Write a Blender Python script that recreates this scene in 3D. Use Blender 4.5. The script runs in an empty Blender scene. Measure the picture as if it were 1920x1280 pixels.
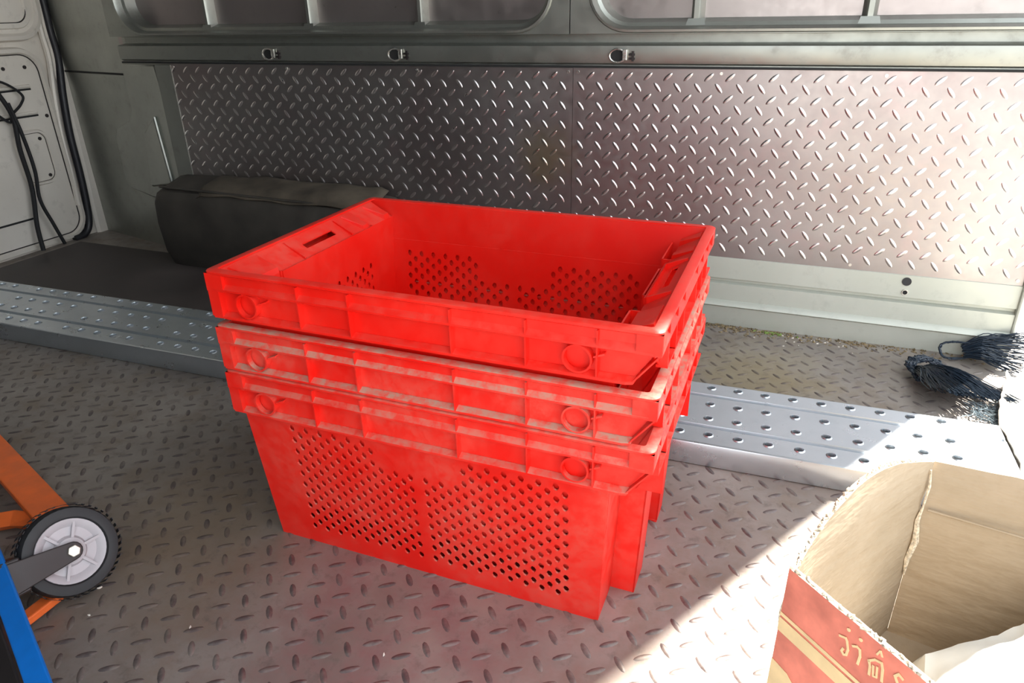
import bpy, bmesh, math, random
from mathutils import Vector, Matrix, noise
rnd = random.Random(7)
S = bpy.context.scene
COL = S.collection

# ---------------------------------------------------------------- camera, light, exposure
cam_d = bpy.data.cameras.new('camera')
cam = bpy.data.objects.new('camera', cam_d)
COL.objects.link(cam)
S.camera = cam
cam_d.sensor_fit = 'HORIZONTAL'
cam_d.sensor_width = 36.0
cam_d.lens = 1332.56 / 1920 * 36.0
cam_d.clip_start = 0.02
_r = Vector((0.93091855, 0.36472169, -0.01920247))
_u = Vector((-0.13989999, 0.40466145, 0.90370189))
_f = Vector((-0.33737018, 0.83858643, -0.42773141))
mw = Matrix((( _r.x, _u.x, -_f.x, 0.39935), (_r.y, _u.y, -_f.y, -0.869545), (_r.z, _u.z, -_f.z, 0.757183), (0, 0, 0, 1)))
cam.matrix_world = mw

S.view_settings.view_transform = 'Standard'
S.view_settings.look = 'None'
S.view_settings.gamma = 1.0
S.view_settings.use_curve_mapping = False
S.view_settings.exposure = 1.4

world = bpy.data.worlds.new('world')
S.world = world
world.use_nodes = True
_bg = world.node_tree.nodes['Background']
_bg.inputs[0].default_value = (0.88, 0.94, 1.0, 1)
_bg.inputs[1].default_value = 1.25

SUN_AZ = (-0.479, -0.878)
SUN_EL = 50.0
sd = bpy.data.lights.new('sun', 'SUN')
sd.energy = 9.0
sd.angle = math.radians(1.2)
sd.color = (1.0, 0.95, 0.86)
sun = bpy.data.objects.new('sun', sd)
COL.objects.link(sun)
_d = Vector((SUN_AZ[0] * math.cos(math.radians(SUN_EL)), SUN_AZ[1] * math.cos(math.radians(SUN_EL)), -math.sin(math.radians(SUN_EL))))
sun.rotation_euler = _d.to_track_quat('-Z', 'Y').to_euler()
sun.location = (3, 4, 5)

# ---------------------------------------------------------------- materials
class NT:
    def __init__(self, name):
        self.m = bpy.data.materials.new(name); self.m.use_nodes = True
        self.t = self.m.node_tree; self.n = self.t.nodes; self.l = self.t.links
        self.b = self.n['Principled BSDF']; self.out = self.n['Material Output']
    def node(self, typ, **kw):
        x = self.n.new(typ)
        for k, v in kw.items():
            if k.startswith('_'): setattr(x, k[1:], v)
            else: x.inputs[k.replace('__', ' ')].default_value = v
        return x
    def lk(self, a, b): self.l.new(a, b)
    def coord(self, kind='Object', scale=(1, 1, 1)):
        if kind == 'World':
            g = self.node('ShaderNodeNewGeometry'); src = g.outputs['Position']
        else:
            g = self.node('ShaderNodeTexCoord'); src = g.outputs[kind]
        mp = self.node('ShaderNodeMapping'); mp.inputs['Scale'].default_value = scale
        self.lk(src, mp.inputs[0]); return mp.outputs[0]
    def noise(self, co, scale, detail=4, rough=0.55, w=0.0):
        x = self.node('ShaderNodeTexNoise', Scale=scale, Detail=detail, Roughness=rough)
        self.lk(co, x.inputs['Vector']); return x.outputs['Fac']
    def ramp(self, fac, stops):
        x = self.node('ShaderNodeValToRGB'); e = x.color_ramp.elements
        while len(e) < len(stops): e.new(0.5)
        for i, (p, c) in enumerate(stops):
            e[i].position = p; e[i].color = (c + (1,)) if len(c) == 3 else c
        self.lk(fac, x.inputs[0]); return x.outputs[0]
    def val(self, fac, a, b, lo=0.0, hi=1.0):
        x = self.node('ShaderNodeMapRange'); x.inputs[1].default_value = a; x.inputs[2].default_value = b
        x.inputs[3].default_value = lo; x.inputs[4].default_value = hi
        self.lk(fac, x.inputs[0]); return x.outputs[0]
    def mix(self, fac, a, b, blend='MIX'):
        x = self.node('ShaderNodeMix'); x.data_type = 'RGBA'; x.blend_type = blend
        if hasattr(fac, 'links'): self.lk(fac, x.inputs[0])
        else: x.inputs[0].default_value = fac
        for s, v in ((x.inputs[6], a), (x.inputs[7], b)):
            if hasattr(v, 'links'): self.lk(v, s)
            else: s.default_value = (v + (1,)) if len(v) == 3 else v
        return x.outputs[2]
    def math(self, op, a, b=None, clamp=False):
        x = self.node('ShaderNodeMath'); x.operation = op; x.use_clamp = clamp
        for i, v in enumerate((a, b)):
            if v is None: continue
            if hasattr(v, 'links'): self.lk(v, x.inputs[i])
            else: x.inputs[i].default_value = v
        return x.outputs[0]
    def bump(self, h, strength=0.3, dist=0.002):
        x = self.node('ShaderNodeBump', Strength=strength, Distance=dist)
        self.lk(h, x.inputs['Height']); self.lk(x.outputs[0], self.b.inputs['Normal'])
    def set(self, **kw):
        for k, v in kw.items():
            s = self.b.inputs[k.replace('__', ' ')]
            if hasattr(v, 'links'): self.lk(v, s)
            else: s.default_value = (v + (1,)) if isinstance(v, tuple) and len(v) == 3 else v
        return self

def plain(name, col, rough=0.5, metal=0.0, var=0.12, nscale=30, bump=0.0, bscale=120):
    t = NT(name); co = t.coord('World')
    f = t.noise(co, nscale)
    c = t.mix(t.val(f, 0.3, 0.7), tuple(max(0, x * (1 - var)) for x in col), tuple(min(1, x * (1 + var)) for x in col))
    t.set(Base__Color=c, Roughness=t.val(f, 0.3, 0.7, max(0, rough - 0.06), min(1, rough + 0.08)), Metallic=metal)
    if bump: t.bump(t.noise(co, bscale, 6), bump, 0.001)
    return t.m

def blob(t, co, centre, radius, soft=0.5):
    """soft round patch of colour round a world point, 0..1"""
    d = t.node('ShaderNodeVectorMath'); d.operation = 'DISTANCE'
    t.lk(co, d.inputs[0]); d.inputs[1].default_value = centre
    n = t.noise(co, 14, 5, 0.65)
    dd = t.math('ADD', d.outputs['Value'], t.math('MULTIPLY', t.math('SUBTRACT', n, 0.5), radius * 1.2))
    return t.val(dd, radius * soft, radius, 1.0, 0.0)

def m_floor(lug=False):
    t = NT('tread_steel_floor' + ('_lugs' if lug else '')); co = t.coord('World')
    f1 = t.noise(co, 3.2, 6, 0.6); f2 = t.noise(co, 38, 6, 0.65); f3 = t.noise(co, 9, 5, 0.7)
    base = t.mix(t.val(f1, 0.35, 0.65), (0.235, 0.203, 0.180), (0.37, 0.332, 0.298))
    base = t.mix(t.val(f3, 0.48, 0.72, 0, 0.75), base, (0.24, 0.185, 0.135))
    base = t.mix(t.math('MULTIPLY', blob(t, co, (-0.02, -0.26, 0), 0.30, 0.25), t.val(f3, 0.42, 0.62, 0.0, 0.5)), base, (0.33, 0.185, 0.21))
    base = t.mix(t.math('MULTIPLY', blob(t, co, (0.38, 0.62, 0), 0.20, 0.3), 0.5), base, (0.34, 0.27, 0.13))
    base = t.mix(t.math('MULTIPLY', blob(t, co, (-0.42, -0.22, 0), 0.28, 0.2), 0.55), base, (0.26, 0.18, 0.11))
    base = t.mix(t.val(f2, 0.55, 0.8, 0, 0.6), base, (0.10, 0.085, 0.075))
    if lug: base = t.mix(t.val(f2, 0.4, 0.6, 0.75, 0.2), base, (0.09, 0.07, 0.075))
    t.set(Base__Color=base, Metallic=0.45 if lug else 0.4, Roughness=t.val(f2, 0.3, 0.7, 0.42, 0.62))
    t.bump(f2, 0.25, 0.001)
    return t.m

def m_wall_tread(lug=False):
    t = NT('tread_steel_wall' + ('_lugs' if lug else '')); co = t.coord('World')
    f1 = t.noise(co, 4, 5, 0.6); f2 = t.noise(co, 60, 5, 0.6)
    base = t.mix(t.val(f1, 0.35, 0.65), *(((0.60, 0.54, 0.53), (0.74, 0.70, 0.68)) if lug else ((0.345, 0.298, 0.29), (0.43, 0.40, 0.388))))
    base = t.mix(t.val(t.noise(co, 11, 4), 0.55, 0.75, 0, 0.5), base, (0.48, 0.36, 0.36))
    base = t.mix(t.math('MULTIPLY', blob(t, co, (-0.21, 0.9, 0.40), 0.10, 0.3), 0.45), base, (0.42, 0.33, 0.12))  # soft yellowish patch in the sheet colour
    t.set(Base__Color=base, Metallic=0.96, Roughness=t.val(f2, 0.3, 0.7, 0.26, 0.36) if lug else t.val(f2, 0.3, 0.7, 0.34, 0.46))
    t.bump(f2, 0.12, 0.0006)
    return t.m

def m_paint(name, c1, c2, rough=0.38, metal=0.35, dirt=0.35):
    t = NT(name); co = t.coord('World')
    f1 = t.noise(co, 2.5, 5, 0.6); f2 = t.noise(co, 24, 6, 0.7)
    base = t.mix(t.val(f1, 0.35, 0.65), c1, c2)
    base = t.mix(t.val(f2, 0.56, 0.8, 0, dirt), base, (0.16, 0.14, 0.12))
    t.set(Base__Color=base, Metallic=metal, Roughness=t.val(f2, 0.3, 0.7, rough - 0.06, rough + 0.12))
    t.bump(f2, 0.06, 0.001)
    return t.m

def m_red(name, dust, low=0.0):
    t = NT(name); co = t.coord('Object'); wco = t.coord('World')
    f1 = t.noise(wco, 7, 5, 0.6); f2 = t.noise(wco, 55, 5, 0.7)
    base = t.mix(t.val(f1, 0.3, 0.7), (0.86, 0.010, 0.005), (0.93, 0.020, 0.010))
    g = t.node('ShaderNodeNewGeometry'); sp = t.node('ShaderNodeSeparateXYZ')
    t.lk(g.outputs['True Normal'], sp.inputs[0])
    up = t.val(sp.outputs['Z'], 0.25, 0.8)
    thin = t.math('MULTIPLY', t.val(f1, 0.40, 0.70), 0.30 * dust + 0.05)
    dd = t.math('MULTIPLY', t.math('ADD', thin, t.math('MULTIPLY', up, dust)), t.val(f2, 0.38, 0.6, 0.25, 1.0), clamp=True)
    base = t.mix(dd, base, (0.50, 0.33, 0.24))
    t.set(Base__Color=base, Roughness=t.val(dd, 0, 0.8, 0.36, 0.8))
    t.b.inputs['Specular IOR Level'].default_value = 0.4
    tr = t.node('ShaderNodeBsdfTranslucent'); tr.inputs[0].default_value = (0.95, 0.10, 0.02, 1)
    mx = t.node('ShaderNodeMixShader'); mx.inputs[0].default_value = 0.16
    t.lk(t.b.outputs[0], mx.inputs[1]); t.lk(tr.outputs[0], mx.inputs[2]); t.lk(mx.outputs[0], t.out.inputs[0])
    return t.m

def m_card():
    t = NT('brown_cardboard'); co = t.coord('World')
    f1 = t.noise(co, 6, 5, 0.6); f2 = t.noise(co, 90, 3, 0.6)
    base = t.mix(t.val(f1, 0.3, 0.7), (0.33, 0.255, 0.17), (0.43, 0.34, 0.24))
    base = t.mix(t.val(f2, 0.5, 0.8, 0, 0.25), base, (0.28, 0.20, 0.12))
    t.set(Base__Color=base, Roughness=0.85)
    h = t.noise(t.coord('World', (1, 1, 3)), 16, 3, 0.5)
    t.bump(h, 0.6, 0.008)
    return t.m

M = {}
M['floor'] = m_floor(); M['floorlug'] = m_floor(True); M['walltread'] = m_wall_tread(); M['walllug'] = m_wall_tread(True)
M['paint'] = m_paint('green_grey_van_paint', (0.30, 0.31, 0.28), (0.37, 0.38, 0.345), 0.36, 0.85)
M['skin'] = m_paint('outer_skin_paint', (0.36, 0.315, 0.305), (0.41, 0.37, 0.355), 0.33, 0.85, 0.15)
M['sill'] = m_paint('pale_sill_paint', (0.44, 0.46, 0.40), (0.51, 0.525, 0.465), 0.40, 0.25, 0.25)
M['door'] = m_paint('door_paint', (0.66, 0.61, 0.54), (0.73, 0.68, 0.61), 0.40, 0.15)
M['zinc'] = m_paint('galvanised_plank', (0.55, 0.60, 0.64), (0.64, 0.69, 0.73), 0.30, 0.85, 0.12)
M['darkhole'] = plain('dark_void', (0.012, 0.012, 0.012), 0.8)
M['rubber'] = plain('black_rubber', (0.022, 0.022, 0.024), 0.62, bump=0.2)
M['seal'] = plain('black_door_seal', (0.012, 0.012, 0.016), 0.45)
M['cable'] = plain('black_cable', (0.008, 0.008, 0.009), 0.75)
M['mat'] = plain('dark_floor_mat', (0.055, 0.045, 0.042), 0.6, var=0.3, nscale=6, bump=0.25, bscale=40)
M['arch'] = plain('dusty_arch_cover', (0.045, 0.039, 0.032), 0.7, var=0.4, nscale=9, bump=0.4, bscale=30)
M['dustcloth'] = plain('dusty_cloth', (0.085, 0.068, 0.048), 0.85, var=0.5, nscale=9, bump=0.4, bscale=30)
M['red_a'] = m_red('red_plastic_clean', 0.10); M['red_b'] = m_red('red_plastic_dusty', 0.85); M['red_c'] = m_red('red_plastic_half_dusty', 0.5)
M['card'] = m_card()
M['cardedge'] = plain('torn_cardboard_edge', (0.60, 0.52, 0.40), 0.9, var=0.5, nscale=260, bump=0.8, bscale=300)
M['cardred'] = plain('red_printed_cardboard', (0.82, 0.24, 0.17), 0.6, var=0.30, nscale=22)
M['cream'] = plain('cream_print', (0.85, 0.66, 0.36), 0.6)
M['foam'] = plain('white_sack', (0.80, 0.84, 0.85), 0.5, var=0.06, nscale=20, bump=0.5, bscale=30)
M['sheet'] = plain('cream_sheet', (0.78, 0.72, 0.60), 0.7, var=0.1, nscale=10, bump=0.3, bscale=40)
M['sheetdirt'] = plain('grey_sheet_edge', (0.30, 0.27, 0.23), 0.8, var=0.4, nscale=40)
M['orange'] = plain('orange_paint', (0.80, 0.15, 0.03), 0.42, var=0.12)
M['blue'] = plain('blue_paint', (0.005, 0.17, 0.62), 0.4, var=0.08)
M['hub'] = plain('grey_plastic_hub', (0.46, 0.43, 0.45), 0.45, var=0.08)
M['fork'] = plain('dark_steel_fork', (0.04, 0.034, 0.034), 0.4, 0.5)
M['bolt'] = plain('pale_bolt', (0.62, 0.58, 0.50), 0.35, 0.8)
M['strand'] = plain('blue_black_fibre', (0.010, 0.020, 0.035), 0.42, var=0.3, nscale=200)
M['strandlit'] = plain('sunlit_fibre_tips', (0.16, 0.20, 0.22), 0.5, var=0.5, nscale=200)  # paler copy of the strand colour, sunlight painted into the black tips
M['debris'] = plain('dry_dirt_flakes', (0.20, 0.15, 0.08), 0.9, var=0.7, nscale=90)
M['leaf'] = plain('green_leaf_scrap', (0.16, 0.24, 0.05), 0.7, var=0.3)
M['chip'] = plain('white_chip', (0.75, 0.70, 0.62), 0.7)
M['wallouter'] = plain('van_side_grey', (0.05, 0.047, 0.045), 0.6, 0.2)
M['roof'] = plain('van_roof_grey', (0.07, 0.068, 0.065), 0.6, 0.1)
M['concrete'] = plain('yard_concrete', (0.38, 0.36, 0.33), 0.9, var=0.15, nscale=2)
M['clip'] = plain('bright_steel_clip', (0.80, 0.78, 0.72), 0.25, 0.9)

# ---------------------------------------------------------------- mesh helpers
class MB:
    def __init__(self): self.v = []; self.f = []; self.mi = []; self.cur = 0
    def add(self, vs, fs):
        o = len(self.v); self.v.extend([tuple(p) for p in vs])
        for f in fs: self.f.append(tuple(i + o for i in f)); self.mi.append(self.cur)
        return self
    def box(self, x0, x1, y0, y1, z0, z1):
        vs = [(x, y, z) for z in (z0, z1) for y in (y0, y1) for x in (x0, x1)]
        return self.add(vs, [(0, 2, 3, 1), (4, 5, 7, 6), (0, 1, 5, 4), (2, 6, 7, 3), (0, 4, 6, 2), (1, 3, 7, 5)])
    def hexa(self, bot, top):
        n = len(bot)
        vs = list(bot) + list(top)
        fs = [tuple(reversed(range(n))), tuple(range(n, 2 * n))] + [(i, (i + 1) % n, n + (i + 1) % n, n + i) for i in range(n)]
        return self.add(vs, fs)
    def slab(self, a, b, c, d, off):
        """quad a b c d thickened by vector off"""
        o = Vector(off); q = [Vector(p) for p in (a, b, c, d)]
        return self.hexa(q, [p + o for p in q])
    def prism(self, poly, plane, h0, h1):
        """poly of 2D points; plane: function (u, v, h) -> xyz"""
        return self.hexa([plane(u, v, h0) for u, v in poly], [plane(u, v, h1) for u, v in poly])
    def loft(self, rings, closed=True, cap=False):
        n = len(rings[0]); vs = [p for r in rings for p in r]; fs = []
        for k in range(len(rings) - 1):
            for i in range(n if closed else n - 1):
                j = (i + 1) % n
                fs.append((k * n + i, k * n + j, (k + 1) * n + j, (k + 1) * n + i))
        if cap:
            fs.append(tuple(reversed(range(n)))); fs.append(tuple(range((len(rings) - 1) * n, len(rings) * n)))
        return self.add(vs, fs)
    def tube(self, pts, r, n=8, cap=True, flat=1.0):
        pts = [Vector(p) for p in pts]; rings = []; up = None
        for i, p in enumerate(pts):
            t = (pts[min(i + 1, len(pts) - 1)] - pts[max(i - 1, 0)]).normalized()
            if up is None:
                up = Vector((0, 0, 1)) if abs(t.z) < 0.9 else Vector((1, 0, 0))
            a = t.cross(up).normalized(); b = a.cross(t).normalized(); up = b
            rr = r[i] if isinstance(r, (list, tuple)) else r
            rings.append([p + a * (math.cos(2 * math.pi * k / n) * rr) + b * (math.sin(2 * math.pi * k / n) * rr * flat) for k in range(n)])
        return self.loft(rings, True, cap)
    def ring(self, c, ax, ay, r0, r1, h, n=24, depth=0.0):
        """raised ring round c in the plane ax, ay, height h along ax x ay"""
        c = Vector(c); ax = Vector(ax).normalized(); ay = Vector(ay).normalized(); az = ax.cross(ay)
        def rg(r, hh): return [c + ax * math.cos(2 * math.pi * k / n) * r + ay * math.sin(2 * math.pi * k / n) * r + az * hh for k in range(n)]
        return self.loft([rg(r1, 0), rg(r1, h), rg(r0, h), rg(r0, depth)])
    def disc(self, c, ax, ay, r, h, n=24):
        c = Vector(c); ax = Vector(ax).normalized(); ay = Vector(ay).normalized(); az = ax.cross(ay)
        rg = lambda hh: [c + ax * math.cos(2 * math.pi * k / n) * r + ay * math.sin(2 * math.pi * k / n) * r + az * hh for k in range(n)]
        return self.hexa(rg(0), rg(h))
    def build(self, name, mats, parent=None, smooth=False, bevel=0.0, origin=None, norm=True):
        me = bpy.data.meshes.new(name)
        vs = self.v
        if origin is not None:
            o = Vector(origin); vs = [tuple(Vector(p) - o) for p in vs]
        me.from_pydata(vs, [], self.f); me.validate()
        for m in (mats if isinstance(mats, (list, tuple)) else [mats]): me.materials.append(M[m] if isinstance(m, str) else m)
        if any(self.mi) and len(me.polygons) == len(self.mi): me.polygons.foreach_set('material_index', self.mi)
        if norm:
            bm = bmesh.new(); bm.from_mesh(me); bmesh.ops.recalc_face_normals(bm, faces=bm.faces); bm.to_mesh(me); bm.free()
        ob = bpy.data.objects.new(name, me); COL.objects.link(ob)
        if origin is not None: ob.location = origin
        if parent is not None: ob.parent = parent
        if smooth:
            me.polygons.foreach_set('use_smooth', [True] * len(me.polygons))
            try: me.set_sharp_from_angle(angle=math.radians(38))
            except Exception: pass
        if bevel:
            b = ob.modifiers.new('bevel', 'BEVEL'); b.width = bevel; b.segments = 2; b.limit_method = 'ANGLE'; b.angle_limit = math.radians(40)
        return ob

def tag(o, label, cat, group=None):
    o['label'] = label; o['category'] = cat
    if group: o['group'] = group
    return o
def thing(name, loc, label, cat, group=None):
    o = bpy.data.objects.new(name, None); COL.objects.link(o); o.location = loc
    o.empty_display_size = 0.05
    return tag(o, label, cat, group)
def struct(o): o['kind'] = 'structure'; return o
def stuff(o): o['kind'] = 'stuff'; return o

XL, XR = -2.06, 0.905          # bulkhead door, rear opening
YW = 0.899                     # face of the tread plate lining
YN = -1.25                     # camera-side wall
ZR = 2.06

# ---------------------------------------------------------------- van shell
fl = struct(MB().box(XL - 0.1, XR + 0.03, YN, 1.10, -0.03, 0.0).build('floor', 'floor'))

def lug_shape():
    out = []
    for (a, b, h) in ((0.0135, 0.0046, 0.0), (0.0112, 0.0026, 0.0011), (0.0075, 0.0010, 0.0016)):
        out.append([(a * math.cos(2 * math.pi * k / 10), b * math.sin(2 * math.pi * k / 10), h) for k in range(10)])
    return out
LUG = lug_shape()
def add_lug(mb, place, cu, cv, ang, k=1.0):
    c, s = math.cos(ang), math.sin(ang)
    rings = [[place(cu + x * c - y * s, cv + x * s + y * c, h * k) for x, y, h in r] for r in LUG]
    o = len(mb.v); n = 10
    mb.v.extend([p for r in rings for p in r])
    for q in range(2):
        for i in range(n):
            j = (i + 1) % n
            mb.f.append((o + q * n + i, o + q * n + j, o + (q + 1) * n + j, o + (q + 1) * n + i)); mb.mi.append(0)
    mb.f.append(tuple(o + 2 * n + i for i in range(n))); mb.mi.append(0)

mb = MB()
P = 0.0463; th = math.radians(-6.5); ct, st = math.cos(th), math.sin(th)
def floor_pl(x, y, h): return (x, y, h)
for i in range(-75, 75):
    for j in range(-75, 75):
        for k in (0, 1):
            u = (i + 0.5 * k) * P; v = (j + 0.5 * k) * P
            x = -0.2271 + u * ct - v * st; y = -0.3821 + u * st + v * ct
            if not (XL + 0.03 < x < XR - 0.01 and -0.62 < y < 0.862): continue
            if x < -0.72 and y > 0.5: continue
            if -0.28 < x < 0.22 and -0.15 < y < 0.15: continue
            if y < -0.62 + 0 or x < -1.75 and y < -0.2: continue
            add_lug(mb, floor_pl, x, y, th + math.radians(43 if k == 0 else -43), 0.85)
o = stuff(mb.build('lug', 'floorlug', fl, smooth=True, norm=False))

# outer skin and side wall --------------------------------------------------
wall = struct(MB().box(-1.66, XR, 0.955, 0.965, 0.0, 1.60).build('wall_far', 'skin'))
struct(MB().box(XL - 0.1, XR, YN, 1.10, ZR, ZR + 0.03).build('ceiling', 'roof'))
struct(MB().box(XL - 0.1, -0.05, YN - 0.03, YN, 0, ZR).build('wall_near', 'wallouter'))  # unseen; cut short and darkened to shape the light coming in
struct(MB().box(-60, 60, -60, 60, -0.62, -0.6).build('floor_yard', 'concrete'))

def rrect(x0, x1, z0, z1, r, off=0.0, n=8):
    """rounded rectangle grown by off, counter clockwise from the lower left arc"""
    x0 -= off; x1 += off; z0 -= off; z1 += off; r = max(0.001, r + off); pts = []
    for cx, cz, a0 in ((x0 + r, z0 + r, 180), (x1 - r, z0 + r, 270), (x1 - r, z1 - r, 0), (x0 + r, z1 - r, 90)):
        for k in range(n + 1):
            a = math.radians(a0 + 90 * k / n); pts.append((cx + r * math.cos(a), cz + r * math.sin(a)))
    return pts
def square_ring(x0, x1, z0, z1, n=8):
    pts = []
    for cx, cz in ((x0, z0), (x1, z0), (x1, z1), (x0, z1)): pts += [(cx, cz)] * (n + 1)
    return pts

def opening(name, fx0, fx1, x0, x1, z0, z1, r):
    """inner skin frame round an open panel: flat face, raised bead, step back to the outer skin"""
    m = MB()
    R = lambda off, y: [(x, y, z) for x, z in rrect(x0, x1, z0, z1, r, off)]
    sq = [(x, YW, z) for x, z in square_ring(fx0, fx1, 0.692, 1.60)]
    m.loft([sq, R(0.012, YW), R(0.0095, YW - 0.0045), R(0.0045, YW - 0.005), R(0.0005, YW + 0.002), R(-0.002, YW + 0.018),
            R(-0.010, YW + 0.022), R(-0.013, YW + 0.036), R(-0.018, YW + 0.056)])
    ob = m.build(name, 'paint', smooth=True, norm=True)
    return struct(ob)
op1 = opening('trim_2', -1.63, -0.148, -1.572, -0.200, 0.705, 1.52, 0.085)
op2 = opening('trim_3', -0.146, XR, -0.093, XR - 0.025, 0.705, 1.52, 0.085)
m = MB(); xt = XR + 0.005 - 0.11 * (ZR - 1.60)
m.hexa([(-1.66, YW - 0.012, 1.60), (XR + 0.005, YW - 0.012, 1.60), (XR + 0.005, 1.0, 1.60), (-1.66, 1.0, 1.60)], [(-1.66, YW - 0.012, ZR), (xt, YW - 0.012, ZR), (xt, 1.0, ZR), (-1.66, 1.0, ZR)])
struct(m.build('trim_9', 'paint'))  # unseen upper wall, its end slanted so sun reaches the crate corner
def window_rib(x, w, par):
    m = MB()
    y0, y1 = 0.955, 0.922
    prof = [(-w, y0), (-w * 0.72, y1 + 0.006), (-w * 0.35, y1), (w * 0.35, y1), (w * 0.72, y1 + 0.006), (w, y0)]
    rings = [[(x + u, y, z) for u, y in prof] for z in (0.712, 1.52)]
    m.loft(rings, closed=False)
    m.hexa([(x - w * 1.6, 0.915, 0.700), (x + w * 1.6, 0.915, 0.700), (x + w * 1.6, 0.95, 0.700), (x - w * 1.6, 0.95, 0.700)],
           [(x - w * 1.2, 0.922, 0.722), (x + w * 1.2, 0.922, 0.722), (x + w * 1.2, 0.95, 0.722), (x - w * 1.2, 0.95, 0.722)])
    return m.build('window_rib', 'paint', par, smooth=True)
for x in (-1.262, -0.905, -0.560): window_rib(x, 0.012, wall)
for x in (0.143, 0.500): window_rib(x, 0.015, wall)

# rail above the lining: flat bar, dark channel over it
m = MB()
prof = [(YW + 0.001, 0.692), (YW + 0.026, 0.690), (YW + 0.026, 0.672), (YW - 0.002, 0.668), (YW - 0.0065, 0.666), (YW - 0.007, 0.662), (YW - 0.007, 0.634), (YW - 0.005, 0.628), (YW + 0.004, 0.624), (YW + 0.004, 0.612)]
m.loft([[(x, y, z) for y, z in prof] for x in (-1.60, -1.0, -0.4, 0.3, XR)], closed=False)
rail = struct(m.build('trim_4', 'paint', smooth=True))
# frame closing strip between rail and opening
# dark gap line under the rail
MB().box(-1.60, XR, YW - 0.004, YW + 0.003, 0.617, 0.6215).build('gap_strip', 'darkhole', rail)

def lash_point(x, z, w):
    t = thing('lash_ring', (x, YW - 0.008, z), w, 'lash ring')
    m = MB(); m.hexa([(0.017 * math.cos(a) , -0.0005, 0.0125 * math.sin(a)) for a in [2 * math.pi * k / 20 for k in range(20)]],
                     [(0.017 * math.cos(a), 0.002, 0.0125 * math.sin(a)) for a in [2 * math.pi * k / 20 for k in range(20)]])
    m.build('slot', 'darkhole', t)
    m = MB(); m.tube([(0.019 * math.cos(a), -0.003, 0.0145 * math.sin(a)) for a in [math.radians(40 + 280 * k / 20) for k in range(21)]], 0.0024, 8)
    m.build('loop', 'clip', t, smooth=True)
    m = MB(); m.box(0.012, 0.023, -0.007, -0.001, -0.010, 0.014); m.build('clip', 'clip', t, bevel=0.0015)
    m = MB(); m.box(0.026, 0.041, -0.004, 0, 0.000, 0.005); m.box(0.026, 0.041, -0.004, 0, -0.009, -0.004); m.box(0.034, 0.039, -0.006, 0, -0.012, 0.010)
    m.build('bracket', 'fork', t)
lash_point(-0.026, 0.645, 'steel lash ring with a bright clip on the rail, beside the bright ribbed panels')
lash_point(-0.622, 0.645, 'steel lash ring on the dark rail directly above the crates')
lash_point(-1.030, 0.645, 'dull steel lash ring on the dark rail nearest the grey door')

# tread plate lining: two sheets
def lining(x0, x1, label, xo):
    z0, z1 = 0.1767, 0.6195
    t = thing('lining_plate', ((x0 + x1) / 2, YW, z0), label, 'metal plate')
    t['kind'] = 'thing'
    m = MB(); m.box(x0, x1, YW, YW + 0.003, z0, z1)
    ob = m.build('sheet', 'walltread', origin=((x0 + x1) / 2, YW, z0)); ob.parent = t; ob.location = (0, 0, 0)
    m = MB(); Pw = 0.0467; pl = lambda u, v, h: (u, YW - h, v)
    for i in range(-60, 60):
        for j in range(0, 12):
            for k in (0, 1):
                u = 0.1629 + (i + 0.5 * k) * Pw; v = 0.5757 - 0.5 * Pw * k - (j - 1) * Pw
                if x0 + 0.008 < u < x1 - 0.008 and z0 + 0.004 < v < z1 - 0.006:
                    add_lug(m, pl, u, v, math.radians(-52 if k == 0 else 42), 0.85)
    lo = stuff(m.build('lug', 'walllug', smooth=True, origin=((x0 + x1) / 2, YW, z0), norm=True)); lo.parent = t; lo.location = (0, 0, 0)
    m = MB()
    for k in range(4):
        u = x0 + 0.012 + (x1 - x0 - 0.024) * k / 3
        for v in (z1 - 0.012, z0 + 0.012): m.disc((u, YW, v), (1, 0, 0), (0, 0, 1), 0.0035, 0.0018, 10)
    for kk in range(1):
        so = m.build('rivet_heads', 'clip', origin=((x0 + x1) / 2, YW, z0)); so.parent = t; so.location = (0, 0, 0); so.name = 'rivet'; stuff(so)
lining(-1.412, -0.1375, 'dark tread plate wall lining sheet behind the crates', 0)
lining(-0.1365, XR - 0.005, 'bright tread plate wall lining sheet beside the rear opening', 0)

# sill below the lining
m = MB()
prof = [(YW + 0.004, 0.180), (YW - 0.002, 0.1765), (YW - 0.004, 0.124), (YW + 0.006, 0.120), (YW + 0.006, 0.114), (YW - 0.006, 0.110), (YW - 0.008, 0.068), (YW - 0.016, 0.064),
        (YW - 0.020, 0.056), (YW - 0.012, 0.050), (YW - 0.010, 0.0)]
m.loft([[(x, y, z) for y, z in prof] for x in (-1.41, -0.6, 0.2, XR)], closed=False)
sill = struct(m.build('trim_1', 'sill', smooth=True))
MB().disc((0.6752, YW - 0.001, 0.1622), (1, 0, 0), (0, 0, 1), 0.0098, 0.0035).build('plug', 'rubber', sill)
MB().disc((0.676, YW - 0.002, 0.1363), (1, 0, 0), (0, 0, 1), 0.0052, 0.0025).build('small_hole', 'darkhole', sill)
MB().ring((0.676, YW - 0.002, 0.1363), (1, 0, 0), (0, 0, 1), 0.0050, 0.0068, 0.004).build('eyelet', 'clip', sill)

# rear jamb
m = MB(); m.box(XR - 0.004, XR + 0.005, YW - 0.012, 1.0, 0.0, 1.60); struct(m.build('trim_6', 'sill', bevel=0.004))

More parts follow.
